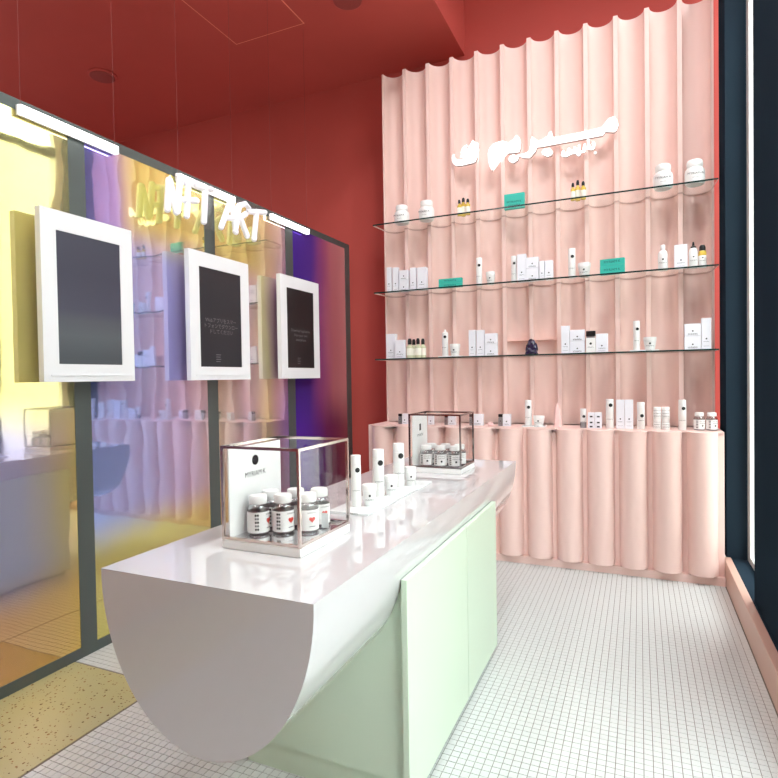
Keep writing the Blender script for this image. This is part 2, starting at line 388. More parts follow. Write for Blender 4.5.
# base cabinet of half columns
YC = 4.12; XE = .486
cb = thing('half_column_cabinet', 'long pink base cabinet fronted by rounded half columns under the shelves', 'cabinet', (0, YC, 0))
bobj('carcass', (X0-.02, XE, .0, .80, .05, ZL-.012), M['pinkcol'], cb)
bobj('plinth', (X0-.01, XE, -.035, .1, 0, .052), M['pinkcol'], cb)
CP = .2035; CR = .0875
bm = bmesh.new(); pts = []
for i in range(NF):
    xc = .364-(NF-1-i)*CP
    pts += [(xc+CR*math.cos(PI+PI*k/14), CR*math.sin(PI+PI*k/14), 0) for k in range(15)]
pts = [(X0-.02, 0, 0)]+pts+[(XE, 0, 0), (XE, .80, 0), (X0-.02, .80, 0)]
prism(bm, pts, (0, 0, .012)); lg = obj('top_ledge', bm, M['pinkcol'], cb); lg.location = (0, 0, ZL-.012)
bm = bmesh.new(); lathe(bm, [(CR-.004, 0), (CR, .004), (CR, ZL-.012-.058)], 40)
hc = obj('half_column', bm, M['pinkcol'], cb, True); hc.location = (.364, 0, .058)
for i in range(1, NF):
    o = hc.copy(); C.objects.link(o); o.location = (.364-i*CP, 0, .058)

# glass shelves with scalloped back edge
SH = [2.597, 2.046, 1.502]; YS = 4.22
for z, lab in zip(SH, ('topmost clear glass shelf carrying white jars and oil vials', 'middle clear glass shelf carrying teal cartons and white boxes', 'lowest clear glass shelf carrying the dark amethyst')):
    bm = bmesh.new()
    back = []
    for i in range(NF):
        xc = X0+(i+.5)*P
        back += [(xc+px, YR+py-.004) for px, py in prof[1:-1]]
    pts = [(.471, YS), (-1.985, YS)]+back
    a = [bm.verts.new((x, y, z-.011)) for x, y in pts]; b = [bm.verts.new((x, y, z)) for x, y in pts]; n = len(pts)
    f1, f2 = bm.faces.new(a), bm.faces.new(list(reversed(b)))
    for i in range(n):
        f = bm.faces.new((a[(i+1) % n], a[i], b[i], b[(i+1) % n])); f.material_index = 1 if i == 0 else 2
    bmesh.ops.triangulate(bm, faces=[f1, f2])
    o = tag(obj('glass_shelf', bm, [M['shelf_glass'], M['glass_edge'], M['glass_back_edge']]), lab, 'shelf', 'glass shelves on the pink wall')

# ------------------------------------------------------------------ Arabic wall sign
YG = 4.395
def A_(p): return (445+p[0]/11.97, 130+p[1]/11.97)
def B_(p): return (505+p[0]/11.97, 120+p[1]/11.97)
def C_(p): return (555+p[0]/11.97, 110+p[1]/11.97)
sg = thing('arabic_wall_sign', 'glowing white Arabic lettering sign mounted high on the pink flutes', 'sign')
def glyph(pts, name='letter', dep=.03):
    bm = bmesh.new(); prism(bm, [on_y(*p, YG) for p in pts], (0, dep, 0)); bm.normal_update()
    for f in bm.faces: f.material_index = 0 if abs(f.normal.y) > .9 else 1
    return obj(name, bm, [M['sign'], M['sign_side']], sg)
glyph([A_(p) for p in ((90,300),(112,288),(120,330),(140,352),(200,350),(330,320),(336,290),(330,215),(300,175),(330,120),(355,140),(405,165),(405,195),(380,230),(382,340),(365,380),(320,398),(200,425),(140,430),(105,410),(85,370),(83,330))])
glyph([A_(p) for p in ((185,335),(180,320),(205,300),(188,275),(195,235),(225,195),(260,175),(272,190),(258,215),(272,260),(270,320),(230,340))])
glyph([A_(p) for p in ((515,280),(530,220),(570,170),(640,140),(690,130),(705,160),(720,200))]+[B_(p) for p in ((60,318),(110,305),(135,295),(108,240),(112,210),(140,180),(175,220),(190,270),(185,340),(170,385),(100,395),(10,400))]+[A_(p) for p in ((700,303),(640,310),(600,295),(565,260),(562,300),(582,370),(582,420),(562,485),(530,420),(518,350))])
glyph([B_(p) for p in ((35,470),(60,430),(100,410),(165,440),(155,480),(100,515),(60,500))], 'dot')
glyph([B_(p) for p in ((150,415),(230,400),(290,370),(330,320),(300,260),(325,195),(360,225),(395,245),(510,225),(520,160),(555,130),(565,205))]+[C_(p) for p in ((20,322),(560,215),(580,180),(640,100),(710,75),(745,130),(760,180),(740,240),(710,265),(600,262),(575,305),(0,412))]+[B_(p) for p in ((510,310),(380,330),(370,370),(320,430),(290,455),(220,455),(160,430))])
glyph([B_(p) for p in ((440,380),(470,345),(530,335),(575,380),(560,420),(510,440),(450,415))], 'dot')
glyph([C_(p) for p in ((68,540),(85,490),(108,478),(104,522),(140,518),(150,458),(178,450),(188,485),(215,480),(228,438),(248,438),(255,485),(285,478),(272,420),(300,408),(308,480),(330,496),(352,480),(340,412),(366,398),(380,470),(355,508),(310,520),(200,528),(140,562),(90,562))], dep=.02)
glyph([C_(p) for p in ((382,352),(410,345),(418,440),(455,448),(440,400),(465,368),(484,400),(478,462),(440,480),(388,472))], dep=.02)
glyph([C_(p) for p in ((252,535),(280,520),(312,535),(280,555))], 'dot', .02)
glyph([C_(p) for p in ((462,512),(485,492),(500,510),(480,532))], 'dot', .02)

# ------------------------------------------------------------------ glass partition
XPF, XPB, XG = -2.504, -2.56, -2.51
pt = thing('glass_partition', 'tall grey steel framed partition with iridescent yellow and purple glass', 'partition', (XG, 0, 0))
posts = [(.975, 1.065), (1.90, 1.99), (2.83, 2.925), (3.73, 3.83), (4.70, 4.79)]
for a, b in posts: bobj('post', (XPB-XG, XPF-XG, a, b, .053, 2.555), M['steel'], pt)
bobj('top_rail', (XPB-XG, XPF-XG, -1.2, 4.79, 2.555, 2.605), M['steel'], pt)
bobj('bottom_rail', (XPB-XG, XPF-XG, -1.2, 4.79, 0, .053), M['steel'], pt)
bobj('post', (XPB-XG, XPF-XG, -1.2, -1.11, .053, 2.555), M['steel'], pt)
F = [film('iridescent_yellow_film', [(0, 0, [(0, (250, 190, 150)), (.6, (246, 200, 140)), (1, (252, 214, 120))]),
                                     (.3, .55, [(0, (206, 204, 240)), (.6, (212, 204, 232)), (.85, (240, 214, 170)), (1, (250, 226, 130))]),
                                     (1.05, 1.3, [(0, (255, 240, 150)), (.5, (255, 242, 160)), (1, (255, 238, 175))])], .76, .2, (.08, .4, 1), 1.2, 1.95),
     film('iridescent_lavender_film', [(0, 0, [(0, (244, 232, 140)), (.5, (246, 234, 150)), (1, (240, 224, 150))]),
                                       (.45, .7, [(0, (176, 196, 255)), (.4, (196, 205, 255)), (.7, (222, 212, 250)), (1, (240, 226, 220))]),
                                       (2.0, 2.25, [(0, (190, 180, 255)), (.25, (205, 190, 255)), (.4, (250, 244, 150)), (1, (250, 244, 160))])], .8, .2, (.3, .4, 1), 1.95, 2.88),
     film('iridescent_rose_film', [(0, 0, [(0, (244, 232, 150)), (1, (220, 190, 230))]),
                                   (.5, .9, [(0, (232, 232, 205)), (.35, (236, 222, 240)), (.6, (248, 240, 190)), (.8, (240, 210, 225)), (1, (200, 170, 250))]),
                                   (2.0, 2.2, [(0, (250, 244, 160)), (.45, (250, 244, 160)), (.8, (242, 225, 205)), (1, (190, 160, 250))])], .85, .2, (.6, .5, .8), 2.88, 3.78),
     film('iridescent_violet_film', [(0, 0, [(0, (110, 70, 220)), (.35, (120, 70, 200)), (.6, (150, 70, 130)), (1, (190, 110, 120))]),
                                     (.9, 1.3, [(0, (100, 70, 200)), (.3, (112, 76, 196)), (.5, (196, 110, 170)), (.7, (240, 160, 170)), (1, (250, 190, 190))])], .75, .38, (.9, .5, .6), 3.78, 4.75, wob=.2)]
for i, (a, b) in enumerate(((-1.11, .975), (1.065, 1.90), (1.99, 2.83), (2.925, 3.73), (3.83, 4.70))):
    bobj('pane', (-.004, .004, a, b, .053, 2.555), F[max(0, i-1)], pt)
# light bars hung above each picture screen
for (a, b), lab in zip(((1.65, 2.16), (2.585, 3.09), (3.51, 4.02)), ('white light bar above the nearest picture screen', 'white light bar behind the top of the neon lettering', 'white light bar nearest the red wall end of the partition')):
    lb = thing('light_bar', lab, 'light', (-2.472, (a+b)/2, 2.533), group='light bars along the partition')
    h = (b-a)/2
    bobj('housing', (-.026, -.012, -h, h, -.004, .04), M['frame_white'], lb)
    bobj('diffuser', (-.012, .008, -h, h, -.002, .036), M['led'], lb, bevel=.002)
    for y in (-h+.01, h-.01):
        bm = bmesh.new(); tube(bm, [(-.01, y, .036), (-.01, y, ZC-2.533)], .0009, 6); obj('suspension_wire', bm, M['wire'], lb)

# tubular letter sign
XN = -2.40
def N_(p): return on_x(155+p[0]/6.483, 165+p[1]/6.483, XN)
ns = thing('tubular_sign', 'white neon lettering reading NFT ART hung before the glass partition', 'sign')
NS = .019
def stroke_mesh(bm, pts):
    tube(bm, pts, NS, 10)
    for p in (pts[0], pts[-1]):
        bmesh.ops.create_icosphere(bm, subdivisions=2, radius=NS, matrix=Matrix.Translation(p))
letters = {'letter_n': [((90, 98), (80, 288)), ((95, 100), (138, 306)), ((160, 88), (146, 300))],
           'letter_f': [((215, 120), (205, 330)), ((180, 110), (272, 122)), ((185, 226), (268, 232))],
           'letter_t': [((268, 135), (366, 160)), ((325, 160), (316, 368))],
           'letter_a': [((492, 226), (428, 404)), ((497, 228), (524, 435)), ((455, 340), (512, 345))],
           'letter_r': [((545, 268), (520, 430)), ((545, 264), (585, 252), (608, 280), (590, 315), (552, 345)), ((552, 345), (598, 462))],
           'letter_t_2': [((612, 302), (712, 308)), ((658, 302), (642, 482))]}
for nm, sts in letters.items():
    bm = bmesh.new()
    for st in sts: stroke_mesh(bm, [N_(p) for p in st])
    obj(nm.replace('_2', ''), bm, M['tubular'], ns, True)
a, b = N_((60, 60)), N_((725, 300))
bm = bmesh.new(); prism(bm, [N_(p)+Vector((-.03, 0, 0)) for p in ((60, 60), (380, 130), (500, 195), (730, 275), (690, 500), (600, 490), (420, 430), (300, 395), (190, 350), (60, 310))], (.004, 0, 0)); obj('acrylic_backing', bm, M['acrylic'], ns)

# ------------------------------------------------------------------ picture screens
XS = -2.404
def screen(y0, y1, z0, z1, label, face, lines=None, tm=None):
    s = thing('picture_screen', label, 'screen', (XS, (y0+y1)/2, z0), group='picture screens on the partition')
    W, H = (y1-y0)/2, z1-z0; t = .034
    sy, sb, st = W*.70, H*.105, H*.885
    bm = bmesh.new()
    for d in ((-t, 0, -W, -sy, 0, H), (-t, 0, sy, W, 0, H), (-t, 0, -sy, sy, 0, sb), (-t, 0, -sy, sy, st, H)): box(bm, *d)
    obj('frame', bm, M['frame_white'], s)
    bobj('back_panel', (-t, -.012, -sy, sy, sb, st), M['frame_white'], s)
    bobj('display', (-.012, -.004, -sy, sy, sb, st), face, s)
    bobj('bracket', (XPF-XS, -t, -.05, .05, H*.45, H*.55), M['steel'], s)
    bobj('lower_lip', (0, .004, -W*.86, W*.86, H*.035, H*.042), M['frame_white'], s)
    if lines:
        for k, ln in enumerate(lines):
            lettering('lettering', ln, tm, (-.0036, 0, H*(.475-.045*k)), s, M['screen_text'], PI/2)
        for k in range(4):
            bobj('printed_line', (-.0038, -.0034, -sy*.28, -sy*(.05+.03*(k % 2)), H*(.20-.018*k), H*(.20-.018*k)+.004), M['screen_text'], s)
    return s
screen(on_x(42, 300, XS).y, on_x(133, 300, XS).y, 1.353, 2.13, 'nearest and largest white framed picture screen with dim grey picture', M['screen_picture'])
screen(on_x(190, 315, XS).y, on_x(249.2, 315, XS).y, 1.351, 2.124, 'middle white framed black screen with small grey Japanese text', M['screen'], ('Webアプリをスマー', 'トフォンでダウンロー', 'ドしてください'), .032)
screen(on_x(281, 325, XS).y, on_x(319.2, 325, XS).y, 1.353, 2.125, 'farthest white framed black screen with small grey text near the red wall', M['screen_black'], ('Download application', 'from your own', 'smartphone'), .03)

# ------------------------------------------------------------------ island counter
ZT_ = .855; CX, CW, CD = -.985, .328, .425; Y0c, Y1c = 1.06, 3.28
ct = thing('island_counter', 'white half barrel shaped display counter on a mint green cabinet', 'counter', (CX, 0, 0))
bm = bmesh.new(); n = 48
pts = [(-CW*math.cos(PI*i/n), Y0c, ZT_-.004-CD*math.sin(PI*i/n)) for i in range(n+1)]
pts = [(-CW, Y0c, ZT_)]+pts+[(CW, Y0c, ZT_)]
prism(bm, pts, (0, Y1c-Y0c, 0)); obj('barrel_top', bm, M['counter'], ct, True)
gx = .335
def under(z):   # half width of the barrel at height z
    return CW*math.sqrt(max(0, 1-((ZT_-z)/CD)**2))
# cabinet carcass scribed to the barrel
bm = bmesh.new()
cols = []
for i in range(33):
    x = -.314+.628*i/32; zt = ZT_-.004-CD*math.sqrt(max(0, 1-(x/CW)**2))-.001
    cols.append([bm.verts.new((x, y, z)) for y in (1.60, 2.73) for z in (.09, zt)])
for p_, q_ in zip(cols, cols[1:]):
    for f in ((0, 1), (1, 3), (3, 2), (2, 0)): bm.faces.new((p_[f[0]], p_[f[1]], q_[f[1]], q_[f[0]]))
bm.faces.new([cols[0][k] for k in (0, 1, 3, 2)]); bm.faces.new([cols[-1][k] for k in (0, 1, 3, 2)])
obj('carcass', bm, M['green'], ct)
bobj('plinth', (-gx+.04, gx-.035, 1.61, 2.72, 0, .088), M['green'], ct)
for a, b in ((1.577, 2.227), (2.232, 2.735)):
    bobj('door', (gx-.018, gx+.002, a, b, .03, .735), M['green'], ct, bevel=.0015)
    bobj('door', (-gx-.002, -gx+.018, a, b, .03, .735), M['green'], ct, bevel=.0015)

# ------------------------------------------------------------------ products
NAME = 'MYRIAM·K'
def carton(label, x, y, z, w_, d, h, m=None, cat='box', group=None, rz=0, em=True, name='product_carton', tilt=0, mark=.3):
    t = thing(name, label, cat, (x, y+d/2, z), rz, group)
    if tilt: t.rotation_euler = (0, tilt, rz)
    bobj('carton', (-w_/2, w_/2, -d/2, d/2, 0, h), m or M['offwhite'], t, bevel=min(.002, w_*.06))
    if em:
        disc('emblem', min(.005, w_*.12), (0, -d/2-.0002, h*mark+.008), t)
        lettering('printed_name', NAME, w_*.13, (0, -d/2-.0006, h*mark-.012 if h*mark > .02 else h*.2), t)
        bobj('printed_line', (-w_*.3, w_*.3, -d/2-.0004, -d/2, h*.1, h*.1+.0015), M['grey_print'], t)
    return t
def soft_tube(label, x, y, z, r, h, group=None, flip=0, cap='base'):
    t = thing('cosmetic_tube', label, 'tube', (x, y, z), 0, group)
    bm = bmesh.new(); lathe(bm, [(r*.86, 0), (r*.9, .002), (r*.9, h*.16)], 20); obj('cap', bm, M['white'], t, True)
    bm = bmesh.new(); n = 20; rings = []
    for k, zz in enumerate((h*.165, h*.2, h*.6, h*.9, h)):
        f = [0, 0, .1, .7, .92][k]
        rings.append([bm.verts.new((r*(1+.06*f)*math.cos(2*PI*i/n), r*(1-f*.95)*math.sin(2*PI*i/n), zz)) for i in range(n)])
    for a, b in zip(rings, rings[1:]):
        for i in range(n): bm.faces.new((a[i], a[(i+1) % n], b[(i+1) % n], b[i]))
    bm.faces.new(list(reversed(rings[0]))); bm.faces.new(rings[-1]); obj('body', bm, M['white'], t, True)
    disc('emblem', r*.42, (r*.15, -r*.72-.0006, h*.74), t)
    disc('emblem', r*.2, (r*.1, -r*.98-.0008, h*.36), t)
    lettering('printed_name', NAME, r*.3, (0, -r-.0012, h*.28), t)
    return t
def round_tube(label, x, y, z, r, h, group=None, tip=False, emz=.72, base=None):
    """rigid cylinder bottle with a flat lid, black emblem"""
    t = thing('cylinder_bottle', label, 'bottle', (x, y, z), 0, group)
    bm = bmesh.new(); lathe(bm, [(r*.95, 0), (r, .002), (r, h*.8)], 24); obj('body', bm, M['white'], t, True)
    bm = bmesh.new()
    if tip: lathe(bm, [(r*.98, h*.805), (r*.98, h*.88), (r*.5, h*.9), (r*.3, h*.95), (r*.2, h)], 20)
    else: lathe(bm, [(r*.98, h*.805), (r*.98, h*.99), (r*.94, h)], 24)
    obj('cap', bm, M['white'], t, True)
    if base:
        bm = bmesh.new(); lathe(bm, [(r*1.02, 0), (r*1.02, h*.3)], 24); obj('foil_base', bm, base, t, True)
    for a in (.25,):
        disc('emblem', r*.48, (r*math.sin(a), -r*math.cos(a)-.0003, h*emz), t, rz=a)
    lettering('printed_name', NAME, r*.32, (0, -r-.0008, h*.32), t)
    return t
def pot(label, x, y, z, r, h, group=None):
    t = thing('cream_pot', label, 'jar', (x, y, z), 0, group)
    bm = bmesh.new(); lathe(bm, [(r*.72, 0), (r*.76, .002), (r*.97, h*.72)], 24); obj('body', bm, M['white'], t, True)
    bm = bmesh.new(); lathe(bm, [(r, h*.73), (r, h*.98), (r*.96, h)], 24); obj('lid', bm, M['white'], t, True)
    disc('emblem', r*.16, (0, -r*.9, h*.5), t); lettering('printed_name', NAME, r*.26, (0, -r*.88, h*.3), t)
    return t
def mask_jar(label, x, y, z, r, h, group=None):
    t = thing('mask_jar', label, 'jar', (x, y, z), 0, group)
    bm = bmesh.new(); lathe(bm, [(r*.8, 0), (r*.95, h*.05), (r, h*.14), (r, h*.5), (r*.94, h*.6), (r*.72, h*.7)], 32); obj('body', bm, M['white'], t, True)
    bm = bmesh.new(); lathe(bm, [(r*.76, h*.7), (r*.8, h*.72), (r*.8, h*.92), (r*.72, h*.98), (r*.4, h)], 32); obj('lid', bm, M['white'], t, True)
    lettering('printed_name', NAME, r*.34, (0, -r-.0008, h*.38), t)
    bobj('printed_line', (-r*.3, r*.3, -r-.0006, -r*.9, h*.22, h*.22+.0015), M['grey_print'], t)
    return t
def vial(label, x, y, z, r, h, liquid, group, name='oil_vial', caph=.24):
    t = thing(name, label, 'vial', (x, y, z), 0, group)
    bm = bmesh.new(); lathe(bm, [(r*.95, 0), (r, .002), (r, h*(.88-caph)), (r*.45, h*(.97-caph)), (r*.45, h*(1-caph))], 18); obj('glass_body', bm, liquid, t, True)
    bm = bmesh.new(); lathe(bm, [(r*.6, h*(1-caph)), (r*.62, h*.9), (r*.4, h)], 16); obj('cap', bm, M['black_cap'], t, True)
    bm = bmesh.new(); lathe(bm, [(r*1.02, h*.14), (r*1.02, h*.5)], 18, cap=False); obj('paper_label', bm, M['cream_label'], t, True)
    return t
def gummy_bottle(label, x, y, z, r, h, group, heart=True, rz=0, n=28):
    t = thing('gummy_bottle', label, 'bottle', (x, y, z), rz, group)
    bm = bmesh.new(); lathe(bm, [(r*.9, 0), (r, .004), (r, h*.66), (r*.88, h*.75), (r*.72, h*.78), (r*.72, h*.8)], n); obj('glass_body', bm, M['bottle_glass'], t, True)
    bm = bmesh.new(); lathe(bm, [(r*.86, .003), (r*.93, .006), (r*.93, h*.5)], 20); obj('gummies', bm, M['purple'], t, True)
    bm = bmesh.new(); lathe(bm, [(r*.8, h*.79), (r*.82, h*.8), (r*.82, h*.97), (r*.76, h)], n); obj('lid', bm, M['white'], t, True)
    bm = bmesh.new(); lathe(bm, [(r*1.012, h*.07), (r*1.012, h*.6)], n, cap=False); lb = obj('paper_label', bm, M['white'], t, True)
    def stick(zz, a): return (r*1.03*math.sin(a), -r*1.03*math.cos(a), zz)
    if heart:
        bm = bmesh.new(); s = r*.30; hp = []
        for k in range(24):
            q = 2*PI*k/24; hp.append((s/16*16*math.sin(q)**3, 0, s/16*(13*math.cos(q)-5*math.cos(2*q)-2*math.cos(3*q)-math.cos(4*q))))
        prism(bm, hp, (0, .001, 0)); o = obj('heart_mark', bm, M['red_heart'], lb); o.location = stick(h*.36, .75); o.rotation_euler = (0, 0, .75)
        lettering('printed_name', NAME, r*.2, stick(h*.53, .75), lb, rz=.75)
        bobj_line = bobj('printed_line', (-r*.3, r*.3, 0, .0006, 0, .002), M['grey_print'], lb); bobj_line.location = stick(h*.17, .75); bobj_line.rotation_euler = (0, 0, .75)
    else:
        for zz in (.5, .4): lettering('printed_name', NAME, r*.24, stick(h*zz, .5), lb, rz=.5)
        disc('emblem', r*.16, stick(h*.27, .5), lb, rz=.5)
    for a in (-.55, -.35):
        for k in range(5):
            o = bobj('printed_line', (-r*.08, r*.08, 0, .0006, 0, h*.05), M['grey_print'] if k % 2 else M['black'], lb); o.location = stick(h*(.14+.09*k), a); o.rotation_euler = (0, 0, a)
    return t
def tray(label, x0, x1, y0, y1, z):
    t = thing('display_tray', label, 'tray', ((x0+x1)/2, (y0+y1)/2, z))
    W, D = (x1-x0)/2, (y1-y0)/2
    bobj('plate', (-W, W, -D, D, 0, .008), M['plate'], t, bevel=.001)
    lettering('printed_name', NAME, .008, (W*.3, -D-.0003, .004), t)
    return t

def span(x0, x1, y, Yf, d=0):
    """X range of something whose outline runs from pixel column x0 to x1, front at Yf, depth d"""
    a = on_y(x0, y, Yf).x; a = a if a < 0 else on_y(x0, y, Yf+d).x
    b = on_y(x1, y, Yf+d).x; b = b if b < 0 else on_y(x1, y, Yf).x
    return a, b
def S_carton(label, x0, x1, yt, zb, Yf=4.29, d=.035, **k):
    a, b = span(x0, x1, yt, Yf, d); h = on_y((x0+x1)/2, yt, Yf).z-zb
    if b-a < .012: b = a+.012
    return carton(label, (a+b)/2, Yf, zb, b-a, d, h, **k)
def S_round(fn, label, x0, x1, yt, zb, Yc=4.32, **k):
    a, b = on_y(x0, yt, Yc).x, on_y(x1, yt, Yc).x; h = on_y((x0+x1)/2, yt, Yc).z-zb
    return fn(label, (a+b)/2, Yc, zb, (b-a)/2*.96, h, **k)
def S_stack(labels, x0, x1, ys, zb, Yf=4.29, d=.05, group=None, **k):
    """cartons one on the other, ys = pixel rows of the tops from the lowest up"""
    z = zb
    for lab, yt in zip(labels, ys):
        t = S_carton(lab, x0, x1, yt, z, Yf, d, group=group, **k); z = on_y((x0+x1)/2, yt, Yf).z+.0015
z1, z2, z3, zl = SH[0]+.0005, SH[1]+.0005, SH[2]+.0005, ZL+.0005

# --- top shelf
S_round(mask_jar, 'small white lidded jar at the left end of the top glass shelf', 394.5, 409, 205.7, z1, group='white jars on the top shelf')
S_round(mask_jar, 'second white lidded jar from the left on the top glass shelf', 419, 434, 201, z1, group='white jars on the top shelf')
for k, (a, b, yt) in enumerate(((457.2, 461.4, 200), (460.8, 465.8, 198), (465.2, 470.2, 198.8))):
    S_round(lambda l, x, y, z, r, h, g: vial(l, x, y, z, r, h, M['oil'], g), '%s yellow oil vial of the trio beside the white jars, top shelf' % ('left', 'middle', 'right')[k], a, b, yt, z1, 4.30+.02*(k % 2), g='oil vials on the top shelf, left trio')
t = S_carton('teal carton standing alone on the top glass shelf', 504, 525, 193.2, z1, 4.30, .03, m=M['teal'], em=False)
lettering('printed_name', NAME, .024, (0, -.0158, .05), t, M['teal_dark']); lettering('printed_name', NAME, .02, (0, -.0158, .025), t, M['teal_dark'])
for k, (a, b, yt) in enumerate(((570.5, 575.2, 183), (575, 580.3, 180.4), (580.4, 586, 181.5))):
    S_round(lambda l, x, y, z, r, h, g: vial(l, x, y, z, r, h, M['oil'], g), '%s yellow oil vial of the trio under the Arabic sign, top shelf' % ('left', 'middle', 'right')[k], a, b, yt, z1, 4.30+.02*(k % 2), g='oil vials on the top shelf, right trio')
S_round(mask_jar, 'large white lidded jar, left of the pair at the right of the top shelf', 652.5, 673.5, 165, z1, group='white jars on the top shelf')
S_round(mask_jar, 'large white lidded jar at the right end of the top glass shelf', 684, 705.5, 160.5, z1, group='white jars on the top shelf')

# --- middle shelf
g = 'white cartons on the middle shelf'
S_carton('tall white carton at the left end of the middle glass shelf', 386.4, 392.6, 267.2, z2, group=g)
S_carton('second tall white carton from the left end of the middle glass shelf', 392.6, 399.4, 267.2, z2, group=g)
S_stack(('lower white carton of the stack left of the teal cartons, middle shelf', 'upper white carton of the stack left of the teal cartons, middle shelf'), 399, 410.3, (280, 270), z2, group=g)
S_carton('tall white carton right of the stack at the left of the middle shelf', 409.8, 417, 267.5, z2, group=g)
S_carton('tall white carton nearest the flat teal cartons on the middle shelf', 417, 428, 267, z2, d=.05, group=g)
for k, (yt, lab) in enumerate(((283.2, 'lower flat teal carton of the left pair on the middle shelf'), (278.2, 'upper flat teal carton of the left pair on the middle shelf'))):
    zb = z2 if k == 0 else zt_+.0006
    t = S_carton(lab, 438.5, 463, yt, zb, 4.29, .03, m=M['teal'], em=False, group='teal cartons on the middle shelf'); zt_ = on_y(450, yt, 4.29).z
    lettering('printed_name', NAME, .022, (0, -.0158, (zt_-zb)/2), t, M['teal_dark'])
S_round(round_tube, 'slim white bottle with black dot beside the left teal cartons, middle shelf', 476, 482, 258, z2)
S_round(pot, 'small white pot beside the slim bottle right of the left teal cartons', 486, 495.2, 272, z2)
S_round(round_tube, 'slim white bottle left of the white carton cluster, middle shelf centre', 511, 516.8, 256.2, z2)
g = 'white cartons at the centre of the middle shelf'
S_carton('tallest white carton of the cluster at the middle shelf centre', 517, 527, 254, z2, d=.05, group=g)
S_stack(('lower white carton of the stack at the middle shelf centre', 'upper white carton of the stack at the middle shelf centre'), 526, 539.4, (268, 257), z2, 4.285, group=g)
S_carton('slim white carton right of the stack at the middle shelf centre', 539.2, 545, 260.7, z2, d=.03, group=g)
S_carton('white carton at the right end of the cluster, middle shelf centre', 544.8, 553.5, 260.2, z2, d=.05, group=g)
S_round(round_tube, 'slim white bottle left of the slanted teal cartons, middle shelf', 568, 575.5, 248.8, z2)
S_round(pot, 'white pot next to the slanted teal cartons, middle shelf', 577.5, 591, 263.2, z2)
zt_ = z2
for k, (yt, lab) in enumerate(((265.2, 'lower teal carton of the right pair on the middle shelf'), (258.4, 'upper teal carton of the right pair on the middle shelf'))):
    zb = z2 if k == 0 else zt_+.0006
    t = S_carton(lab, 600, 625, yt, zb, 4.28, .035, m=M['teal'], em=False, group='teal cartons on the middle shelf', rz=-.12); zt_ = on_y(612, yt, 4.28).z
    lettering('printed_name', NAME, .024, (0, -.0184, (zt_-zb)/2), t, M['teal_dark'])
def shoulder_bottle(label, x, y, z, r, h, cap='white', neck=.16, band=None, nm='lotion_bottle'):
    t = thing(nm, label, 'bottle', (x, y, z))
    bm = bmesh.new(); lathe(bm, [(r*.95, 0), (r, .003), (r, h*.62), (r*.85, h*.72), (r*.42, h*.8), (r*.4, h*.84)], 24); obj('body', bm, M['white'], t, True)
    bm = bmesh.new()
    if cap == 'pump': lathe(bm, [(r*.62, h*.72), (r*.6, h*.82), (r*.3, h*.84), (r*.26, h*.92), (r*.16, h)], 16)
    elif cap == 'wide': lathe(bm, [(r*.8, h*.74), (r*.8, h*.9), (r*.55, h*.99), (r*.3, h)], 20)
    else: lathe(bm, [(r*.46, h*.83), (r*.46, h*.98), (r*.4, h)], 16)
    obj('cap', bm, M['white'] if cap == 'white' else M['black_cap'], t, True)
    if band:
        bm = bmesh.new(); lathe(bm, [(r*1.015, h*.52), (r*1.015, h*.64), (r*.9, h*.73)], 20, cap=False); obj('yellow_band', bm, band, t, True)
    disc('emblem', r*.18, (0, -r-.0003, h*.42), t); lettering('printed_name', NAME, r*.34, (0, -r-.0008, h*.28), t)
    return t
S_round(shoulder_bottle, 'white round shouldered bottle right of the teal cartons, middle shelf', 657.5, 668, 245, z2)
S_carton('white carton left of the pump bottle on the middle shelf', 674, 687.5, 244.4, z2, 4.28, .03)
S_round(lambda *a: shoulder_bottle(*a, cap='pump', nm='pump_bottle'), 'white bottle with black pump at the right of the middle shelf', 688.5, 698, 242, z2)
S_round(lambda *a: shoulder_bottle(*a, cap='wide', band=M['oil'], nm='oil_bottle'), 'white and yellow bottle with black cap at the right end, middle shelf', 698.2, 706.6, 245, z2)

# --- lowest shelf
g = 'white cartons on the lowest glass shelf'
S_carton('tall white carton at the left end of the lowest glass shelf', 386, 397.5, 333.8, z3, d=.05, group=g)
S_carton('short white carton left of the dropper vials on the lowest shelf', 394.5, 406, 340, z3, 4.255, .03, group=g)
for k, (a, b, yt, yc) in enumerate(((406.5, 412.8, 338.6, 4.30), (411, 416.6, 339.2, 4.33), (415, 420.8, 338.3, 4.30), (420, 425.8, 338.6, 4.32))):
    S_round(lambda l, x, y, z, r, h, g: vial(l, x, y, z, r, h, M['serum'], g, 'dropper_vial', .3), '%s pale dropper vial with black cap on the lowest shelf' % ('first from left', 'second from left', 'third from left', 'rightmost')[k], a, b, yt, z3, yc, g='dropper vials on the lowest shelf')
def S_tray(label, x0, x1, y, z, Yf=4.27, d=.1):
    a, b = span(x0, x1, y, Yf, d); tray(label, a, b, Yf, Yf+d, z)
S_tray('small white tray under the pointed bottle on the lowest shelf', 438, 464, 356, z3)
S_round(lambda *a: round_tube(*a, tip=True), 'slim white pointed bottle on a small tray, lowest shelf left', 442, 448, 329.6, z3+.0085)
S_round(pot, 'white pot beside the pointed bottle on the small tray, lowest shelf', 449.8, 460.2, 344, z3+.0085)
S_carton('left tall white carton of the pair left of the amethyst', 468.5, 476.3, 330, z3, group=g)
S_carton('right tall white carton of the pair left of the amethyst', 476.3, 485, 330, z3, group=g)
S_stack(('lower white carton of the stack left of the amethyst', 'upper white carton of the stack left of the amethyst'), 484.6, 498, (344, 333.3), z3, group=g)
